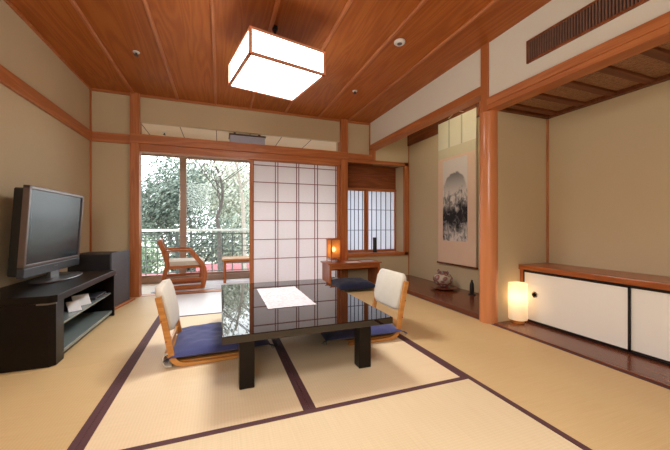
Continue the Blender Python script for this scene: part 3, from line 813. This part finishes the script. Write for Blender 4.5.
# ------------------------------------------------------------------ television group
t = thing('tv_stand', 'dark espresso tv stand with open glass shelves against the left wall', 'tv stand', (-1.225, 3.085, .0015))
# local: x -.25..+.25 (front +x), y -.6..+.6
MB().prism([(-.245, -.635), (.215, -.635), (.25, -.605), (.25, .595), (-.245, .595)], 'Z', .405, .452, .004).build('top', 'ebony', t)
MB().prism([(-.24, -.625), (.21, -.625), (.24, -.60), (.24, -.495), (-.24, -.495)], 'Z', 0.0, .406, .003).build('side_panel', 'ebony', t)
MB().box(-.24, .24, .555, .585, 0, .406, .003).build('side_panel', 'ebony', t)
MB().box(-.24, -.225, -.495, .555, .03, .406).build('back_panel', 'ebony', t)
MB().box(-.225, .215, -.495, .555, .218, .232, .002).build('shelf', 'shelf_glass', t)
MB().box(-.225, .225, -.495, .555, .03, .055, .002).build('shelf', 'shelf_glass', t)
MB().box(-.2, .2, -.495, .555, 0, .03).build('plinth', 'black_plastic', t)
MB().prism([(.15, -.6265), (.2105, -.6265), (.2415, -.601), (.2415, -.59), (.235, -.59), (.208, -.615), (.15, -.615)], 'Z', .394, .404).build('accent_strip', 'silver', t)
MB().box(.240, .2515, .56, .59, .397, .41).build('accent_strip', 'silver', t)
# cards on the glass shelf
for lab, x, y, w, hgt, rz in (('smaller white card leaning on the glass shelf, nearer one', -1.07, 2.965, .085, .072, -.8), ('larger white card leaning on the glass shelf, farther one', -1.09, 3.16, .125, .082, -.7)):
    c = thing('leaning_card', lab, 'card', (x, y, .2335), rz, 'white cards on the tv stand shelf')
    MB().prism([(.03, 0), (-.012, hgt), (-.006, hgt + .002), (.036, .002)], 'Y', -w / 2, w / 2).build('card', 'white_card', c)
    MB().prism([(-.012, hgt - .004), (-.045, 0), (-.039, 0), (-.009, hgt - .008)], 'Y', -w / 2, w / 2).build('easel_back', 'grey_plastic', c)
t2 = thing('media_box', 'flat dark grey media box at the far end of the glass shelf', 'box', (-1.13, 3.44, .2340))
MB().box(-.1, .1, -.14, .14, .004, .026, .004).build('case', 'grey_plastic', t2)
MB().box(.1, .101, -.10, .10, .010, .020).build('display', 'screen', t2)
MB().box(-.09, -.07, -.13, .13, 0, .005).build('foot', 'black_plastic', t2)
MB().box(.07, .09, -.13, .13, 0, .005).build('foot', 'black_plastic', t2)
# television: local x = out of the screen, y along its width
t = thing('television', 'flat screen television with bronze grey bezel standing on the dark tv stand', 'television', (-1.300, 3.265, .4535), -math.radians(1.2)); tv = t
W = .44
MB().prism([(-.085, -W + .03), (-.02, -W + .004), (-.02, W - .004), (-.085, W - .03)], 'Z', .085, .725, .01).box(-.12, -.08, -.28, .28, .15, .6, .01).build('rear_shell', 'black_plastic', t)
bz = MB(); bz.box(-.022, .018, -W, -W + .026, .155, .745, .004).box(-.022, .018, W - .026, W, .155, .745, .004).box(-.022, .018, -W, W, .72, .745, .004).box(-.022, .018, -W, W, .15, .172, .004)
bz.build('bezel', 'bezel', t)
MB().box(-.02, .008, -W + .02, W - .02, .165, .725).build('screen', 'screen', t)
sb = MB(); sb.box(-.022, .020, -W, W, .075, .148, .006); sb.build('speaker_bar', 'grey_plastic', t)
MB().box(.0195, .0212, -.03, .03, .118, .124).build('badge', 'silver', t)
MB().box(-.03, .0, -.07, .07, .012, .09, .004).build('neck', 'silver', t)
st = MB()
st.lathe([(.002, 0), (.25, 0), (.262, .006), (.255, .012), (.0021, .014)], 48)
for v in st.bm.verts: v.co.x = v.co.x * .5 + .02
for v in st.bm.verts: v.co.y *= 1.2
st.build('stand_base', 'silver', t, smooth=40)
for ch in tv.children:
    if ch.name.split('.')[0] not in ('stand_base', 'neck'):
        ch.rotation_euler = (0, math.radians(3.6), 0); ch.location = (-.022, 0, -.012)
# charcoal box on wooden base
t = thing('storage_box', 'charcoal box cabinet on a wooden base between tv stand and back wall', 'box', (-1.245, 4.12, .0015), -math.radians(10))
MB().box(-.20, .245, -.215, .26, 0, .022, .004).build('wooden_base', 'trimY', t)
MB().box(-.20, .195, -.20, .20, .022, .59, .005).build('case', 'box_dark', t)
MB().box(.196, .214, -.205, .20, .022, .605, .004).build('door', 'box_grey', t)
MB().box(.214, .222, -.17, -.155, .30, .40, .002).build('handle', 'box_dark', t)

# ------------------------------------------------------------------ ceiling fittings
t = thing('ceiling_lamp', 'square white glowing box lamp with thin wooden edges hung from the ceiling', 'lamp', (.43, 2.60, 2.10), math.radians(12))
a, hh = .308, .19
MB().box(-a + .006, a - .006, -a + .006, a - .006, .004, hh, .002).build('lamp_shade', 'lamp_panel', t)
fr = MB()
for sx in (-1, 1):
    for sy in (-1, 1): fr.box(sx * a, sx * (a - .020), sy * a, sy * (a - .020), 0, hh + .003)
for z in (0, hh - .008):
    for s in (-1, 1): fr.box(-a, a, s * a, s * (a - .020), z - .006 * (z > 0), z + .018 - .006 * (z > 0)); fr.box(s * a, s * (a - .020), -a, a, z - .006 * (z > 0), z + .018 - .006 * (z > 0))
fr.build('frame', 'lampwood', t)
MB().box(-a + .004, a - .004, -a + .004, a - .004, hh + .001, hh + .006).build('top_plate', 'lampwood', t)
MB().tube([(0, 0, hh), (0, 0, H - 2.10)], .011, 10).build('cord', 'black_plastic', t)
MB().lathe([(.022, 0), (.022, .03)], 24, (0, 0, H - 2.10 - .03)).build('canopy', 'black_plastic', t, smooth=40)
o = thing('smoke_detector', 'white round smoke detector on the ceiling near the right wall', 'smoke detector', (1.52, 2.42, H))
MB().lathe([(.05, 0), (.05, -.012), (.042, -.02)], 28).build('base', 'white_plastic', o, smooth=40)
MB().lathe([(.022, -.0195), (.022, -.023), (.012, -.024)], 20).build('sensor', 'silver', o, smooth=40)
def sprinkler(label, x, y, z):
    o = thing('ceiling_sprinkler', label, 'sprinkler', (x, y, z), 0, 'ceiling sprinklers')
    MB().lathe([(.03, 0), (.03, -.006), (.02, -.01)], 20).build('rose', 'white_plastic', o, smooth=40)
    MB().lathe([(.009, -.009), (.009, -.03), (.02, -.032), (.02, -.036)], 14).build('nozzle', 'grey_plastic', o, smooth=40)
sprinkler('small sprinkler on the wooden ceiling left of the lamp', -.75, 3.44, H)
sprinkler('small sprinkler on the wooden ceiling right of the lamp', 1.56, 3.5, H)
sprinkler('small sprinkler on the white veranda ceiling above the transom', -.79, 5.3, VC)
t = thing('air_conditioner', 'white air conditioner unit with dark top hung under the veranda ceiling behind the transom', 'air conditioner', (.385, 4.86, 2.03))
MB().box(-.25, .25, -.14, .14, 0, .178, .012).build('casing', 'lilac_plastic', t)
MB().box(-.262, .262, -.15, .15, .178, .195, .004).build('top_cover', 'slat_dark', t)
MB().box(-.22, .22, -.142, -.138, .02, .032).build('louver', 'grey_plastic', t)
for x in (-.18, .18): MB().box(x - .015, x + .015, -.02, .02, .19, VC - 2.03).build('ceiling_mount', 'slat_dark', t)
# vent grille
t = thing('vent_grille', 'long dark slatted vent grille in the cream wall above the cabinet alcove', 'vent', (XR, 1.225, 2.265))
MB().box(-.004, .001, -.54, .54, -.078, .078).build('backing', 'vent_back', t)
fr = MB().box(-.016, 0, -.55, .55, .074, .088).box(-.016, 0, -.55, .55, -.088, -.074).box(-.016, 0, -.55, -.537, -.088, .088).box(-.016, 0, .537, .55, -.088, .088); fr.build('frame', 'boardX', t)
for i in range(58):
    y = -.53 + i * .0186
    MB().box(-.013, -.004, y - .0045, y + .0045, -.076, .076).build('slat', 'slat_dark', t)

# ------------------------------------------------------------------ scroll alcove
t = thing('hanging_scroll', 'tall ink landscape hanging scroll on the alcove wall', 'hanging scroll', (XA - .036, 3.38, .345))
hw = .36
MB().box(0, .003, -hw, hw, .012, 2.03).build('mount', 'scroll_silk', t)
MB().box(-.001, .0, -hw, hw, .025, 1.62).build('mount_border', 'scroll_pink', t)
MB().box(-.0018, -.001, -hw + .001, hw - .001, 1.50, 1.64).build('top_band', 'scroll_tan', t)
pic = MB(); pic.box(-.001, 0, -.235, .235, 0, 1.13); p_ = pic.build('painting', 'ink', t); p_.location = (-.0016, .02, .335)
for s in (-.11, .13): MB().box(-.0016, -.0006, s - .013, s + .013, 1.64, 2.02).build('hanging_strip', 'strip', t)
MB().tube([(.002, -hw - .02, .012), (.002, hw + .02, .012)], .0125, 14).build('lower_rod', 'darkY', t, smooth=50)
MB().box(-.008, .006, -hw - .005, hw + .005, 2.025, 2.045, .002).build('upper_rod', 'darkY', t)
MB().tube([(.0, -.15, 2.045), (.012, 0, 2.105), (.0, .15, 2.045)], .003, 6).build('cord', 'scroll_tan', t)
t = thing('vase_stand', 'flat dark red lacquer stand under the painted vase', 'stand', (2.80, 3.37, .045))
sd = MB(); sd.lathe([(.10, .0), (.11, .004), (.13, .02), (.175, .027), (.175, .033), (.002, .033)], 40); sd.build('tray', 'darkY', t, smooth=40)
t = thing('painted_vase', 'squat round multicoloured porcelain vase on the alcove board', 'vase', (2.80, 3.39, .078))
MB().lathe([(.055, 0), (.06, .006), (.105, .04), (.128, .085), (.125, .125), (.098, .160), (.062, .175), (.060, .192), (.072, .198), (.062, .197), (.052, .188), (.052, .17)], 40).build('body', 'vase', t, smooth=50)
for s in (-1, 1): MB().tube(smooth_path([(0, s * .085, .165), (0, s * .105, .195), (0, s * .085, .212), (0, s * .064, .185)], 4), .008, 8).build('handle', 'vase', t, smooth=60)
t = thing('incense_stand', 'slim black ornament standing beside the pillar on the alcove board', 'ornament', (2.90, 2.985, .045))
MB().lathe([(.045, 0), (.045, .008), (.02, .016), (.02, .02)], 20).build('foot', 'black_plastic', t, smooth=40)
MB().lathe([(.022, .016), (.026, .05), (.024, .13), (.017, .15), (.010, .165), (.014, .175), (.004, .182)], 18).build('body', 'black_plastic', t, smooth=50)

# ------------------------------------------------------------------ cabinet alcove
cy0, cy1 = -.55, 2.145
t = thing('low_cabinet', 'long low cabinet with white sliding doors and reddish wooden top', 'cabinet', (2.665, (cy0 + cy1) / 2, .008))
L = (cy1 - cy0) / 2
MB().box(-.02, XA - 2.665 - .001, -L, L, .478, .520, .003).build('top', 'deskY', t)
MB().box(.0, .03, L - .035, L, .0, .478, .002).build('side_panel', 'deskZ', t)
MB().box(.03, XA - 2.665 - .001, -L, L, .0, .478).build('carcass', 'darkY', t)
MB().box(.0, .03, -L, L - .035, .0, .014, .001).box(.0, .03, -L, L - .035, .462, .478, .001).build('track', 'black_lacq', t)
def cab_door(y0, y1, x, pull):
    d = MB().box(x, x + .012, y0, y1, .014, .462, .001).build('door', 'fusuma', t)
    e = MB()
    for a, c in ((y0, y0 + .012), (y1 - .012, y1)): e.box(x - .002, x + .013, a, c, .014, .462)
    e.box(x - .002, x + .013, y0, y1, .014, .024); e.box(x - .002, x + .013, y0, y1, .454, .462)
    e.build('edging', 'black_lacq', d)
    q = MB(); q.lathe([(.026, 0), (.026, .004), (.020, .004), (.018, -.001), (.002, -.001)], 24)
    for v in q.bm.verts: v.co = Vector((x - v.co.z, pull + v.co.x, .262 + v.co.y))
    q.build('pull', 'bezel', d, smooth=40)
yo = (cy0 + cy1) / 2
cab_door(1.305 - yo, L - .035, .002, 2.0 - yo)
cab_door(.43 - yo, 1.33 - yo, .016, .43 - yo)
cab_door(-.55 - yo, .455 - yo, .002, .2 - yo)
t = thing('floor_lamp', 'small white cylinder paper lamp glowing beside the round pillar', 'lamp', (2.565, 2.085, .008))
MB().lathe([(.05, 0), (.052, .004), (.052, .022), (.04, .026)], 32).build('base', 'blondX', t, smooth=40)
sh = MB(); sh.lathe([(.076, .030), (.078, .04), (.079, .20), (.078, .352), (.076, .36), (.070, .362), (.002, .362)], 48, close=False); sh.build('lamp_shade', 'shade_white', t, smooth=60)
MB().tube([(0, 0, .02), (0, 0, .20)], .012, 10).build('bulb_holder', 'white_plastic', t)
MB().lathe([(.006, 0), (.022, .012), (.034, .045), (.028, .07), (.012, .085), (.002, .088)], 16, (0, 0, .20)).build('bulb', 'bulb', t, smooth=80)

# ------------------------------------------------------------------ veranda furniture
o = MB().box(-.86, 1.3, 4.70, 5.40, -.004, .004, .002).build('veranda_rug', 'rug')
tag(o, 'grey striped rug on the veranda floor under the wooden armchair', 'rug')
t = thing('armchair', 'low wooden armchair with pale seat on the veranda', 'armchair', (-.50, 5.0, .0125), .12)
# local: +x front; side frames at y = +-.26
for s in (-1, 1):
    y0, y1 = s * .245, s * .275
    MB().ribbon(smooth_path([(.235, 0.0), (.262, .12), (.265, .24), (.235, .33), (.16, .43), (.085, .525)], 5), y0, y1, [.06] * 26, 'Y', .004).build('front_leg', 'chairwoodZ', t, smooth=50)
    MB().ribbon(smooth_path([(-.235, 0.0), (-.25, .10), (-.225, .24), (-.20, .34), (-.235, .50), (-.30, .685)], 5), y0, y1, .055, 'Y', .004).build('rear_leg', 'chairwoodZ', t, smooth=50)
    MB().ribbon(smooth_path([(-.25, .525), (-.1, .535), (.10, .53)], 5), y0, y1, .028, 'Y', .004).build('armrest', 'chairwoodX', t, smooth=50)
    MB().box(-.24, .25, y0 + s * .003, y1 - s * .003, -.006, .055, .004).build('stretcher', 'chairwoodX', t); MB().box(-.22, .24, y0 + s * .003, y1 - s * .003, .115, .15, .003).build('stretcher', 'chairwoodX', t)
MB().box(-.22, .25, -.246, .246, .285, .325, .004).build('seat_frame', 'chairwoodX', t)
MB().prism(rrect(-.21, .27, -.235, .235, .04), 'Z', .325, .385, .018).build('seat_cushion', 'cream_fabric', t, smooth=60)
bk = MB()
for i in range(5):
    y = -.18 + i * .09
    bk.prism([(-.20, .38), (-.18, .38), (-.265, .66), (-.285, .66)], 'Y', y - .02, y + .02)
bk.box(-.305, -.27, -.25, .25, .62, .685, .006)
bk.build('backrest', 'chairwoodZ', t)
t = thing('side_table', 'low light topped wooden side table on the veranda beside the shoji', 'side table', (.40, 5.25, .0045))
MB().box(-.37, .37, -.20, .20, .345, .372, .005).build('tabletop', 'blondX', t)
MB().box(-.35, .35, -.17, .17, .31, .345, .003).build('apron', 'chairwoodX', t)
for sx in (-1, 1):
    for sy in (-1, 1): MB().box(sx * .35, sx * .31, sy * .18, sy * .14, 0, .346, .004).build('leg', 'chairwoodZ', t)

# ------------------------------------------------------------------ light
def light(name, kind, loc, energy, color=(1, 1, 1), rot=(0, 0, 0), **kw):
    d = bpy.data.lights.new(name, kind); d.energy = energy; d.color = color
    for k, v in kw.items(): setattr(d, k, v)
    o = bpy.data.objects.new(name, d); COL.objects.link(o); o.location = loc; o.rotation_euler = rot
    return o
w = bpy.data.worlds.new('overcast_sky'); scene.world = w; w.use_nodes = True
nt = w.node_tree; bg = nt.nodes['Background']
tc = nt.nodes.new('ShaderNodeTexCoord'); nz = nt.nodes.new('ShaderNodeTexNoise'); nz.inputs['Scale'].default_value = 2.0
rp = nt.nodes.new('ShaderNodeValToRGB'); rp.color_ramp.elements[0].color = (.90, .95, 1.0, 1); rp.color_ramp.elements[1].color = (1, 1, 1, 1)
nt.links.new(tc.outputs['Generated'], nz.inputs['Vector']); nt.links.new(nz.outputs['Fac'], rp.inputs['Fac']); nt.links.new(rp.outputs['Color'], bg.inputs['Color'])
bg.inputs['Strength'].default_value = 4.8
# daylight entering by the veranda glass
light('window_portal', 'AREA', (.6, VB + .12, 1.1), 1, (1, 1, 1), (math.radians(-90), 0, 0), shape='RECTANGLE', size=4.2, size_y=2.2).data.cycles.is_portal = True
sun = light('overcast_sun', 'SUN', (2, 12, 10), 5.0, (.98, .99, 1.0), angle=math.radians(50)); sun.rotation_euler = (math.radians(-44), 0, math.radians(12))
def aim(o, tgt):
    o.rotation_euler = (Vector(tgt) - o.location).to_track_quat('-Z', 'Y').to_euler()
# unseen fill lights added behind the viewer, and the downward part of the hanging lamp
light('rear_ceiling_fill', 'AREA', (.55, .15, 2.50), 24, (1.0, 1.0, .96), (0, 0, 0), shape='RECTANGLE', size=.7, size_y=.7, spread=math.radians(125))
light('lamp_underside', 'AREA', (.43, 2.60, 2.094), 22, (1.0, 1.0, .97), (0, 0, math.radians(12)), shape='RECTANGLE', size=.56, size_y=.56, spread=math.radians(140))
l = light('rear_room_fill', 'AREA', (-.8, -.9, 1.9), 42, (.98, 1.0, .97), shape='RECTANGLE', size=1.2, size_y=1.0); aim(l, (1.9, 2.6, 1.0))
light('scroll_alcove_tube', 'AREA', (XR + .20, 3.0, 2.44), 7.0, (1.0, .98, .86), (0, math.radians(50), 0), shape='RECTANGLE', size=.05, size_y=1.1)

# ------------------------------------------------------------------ camera
cam = bpy.data.cameras.new('camera'); co = bpy.data.objects.new('camera', cam); COL.objects.link(co)
cam.sensor_fit = 'HORIZONTAL'; cam.sensor_width = 36; cam.lens = 36 * 310 / 670
cam.clip_start = .02
co.location = (0, 0, .9); co.rotation_euler = (PI / 2, 0, -math.atan2(115, 310))
scene.camera = co
scene.view_settings.view_transform = 'Standard'; scene.view_settings.look = 'None'
scene.view_settings.exposure = -0.1
scene.cycles.use_denoising = True
scene.cycles.max_bounces = 10; scene.cycles.transparent_max_bounces = 12
scene.cycles.sample_clamp_indirect = 6
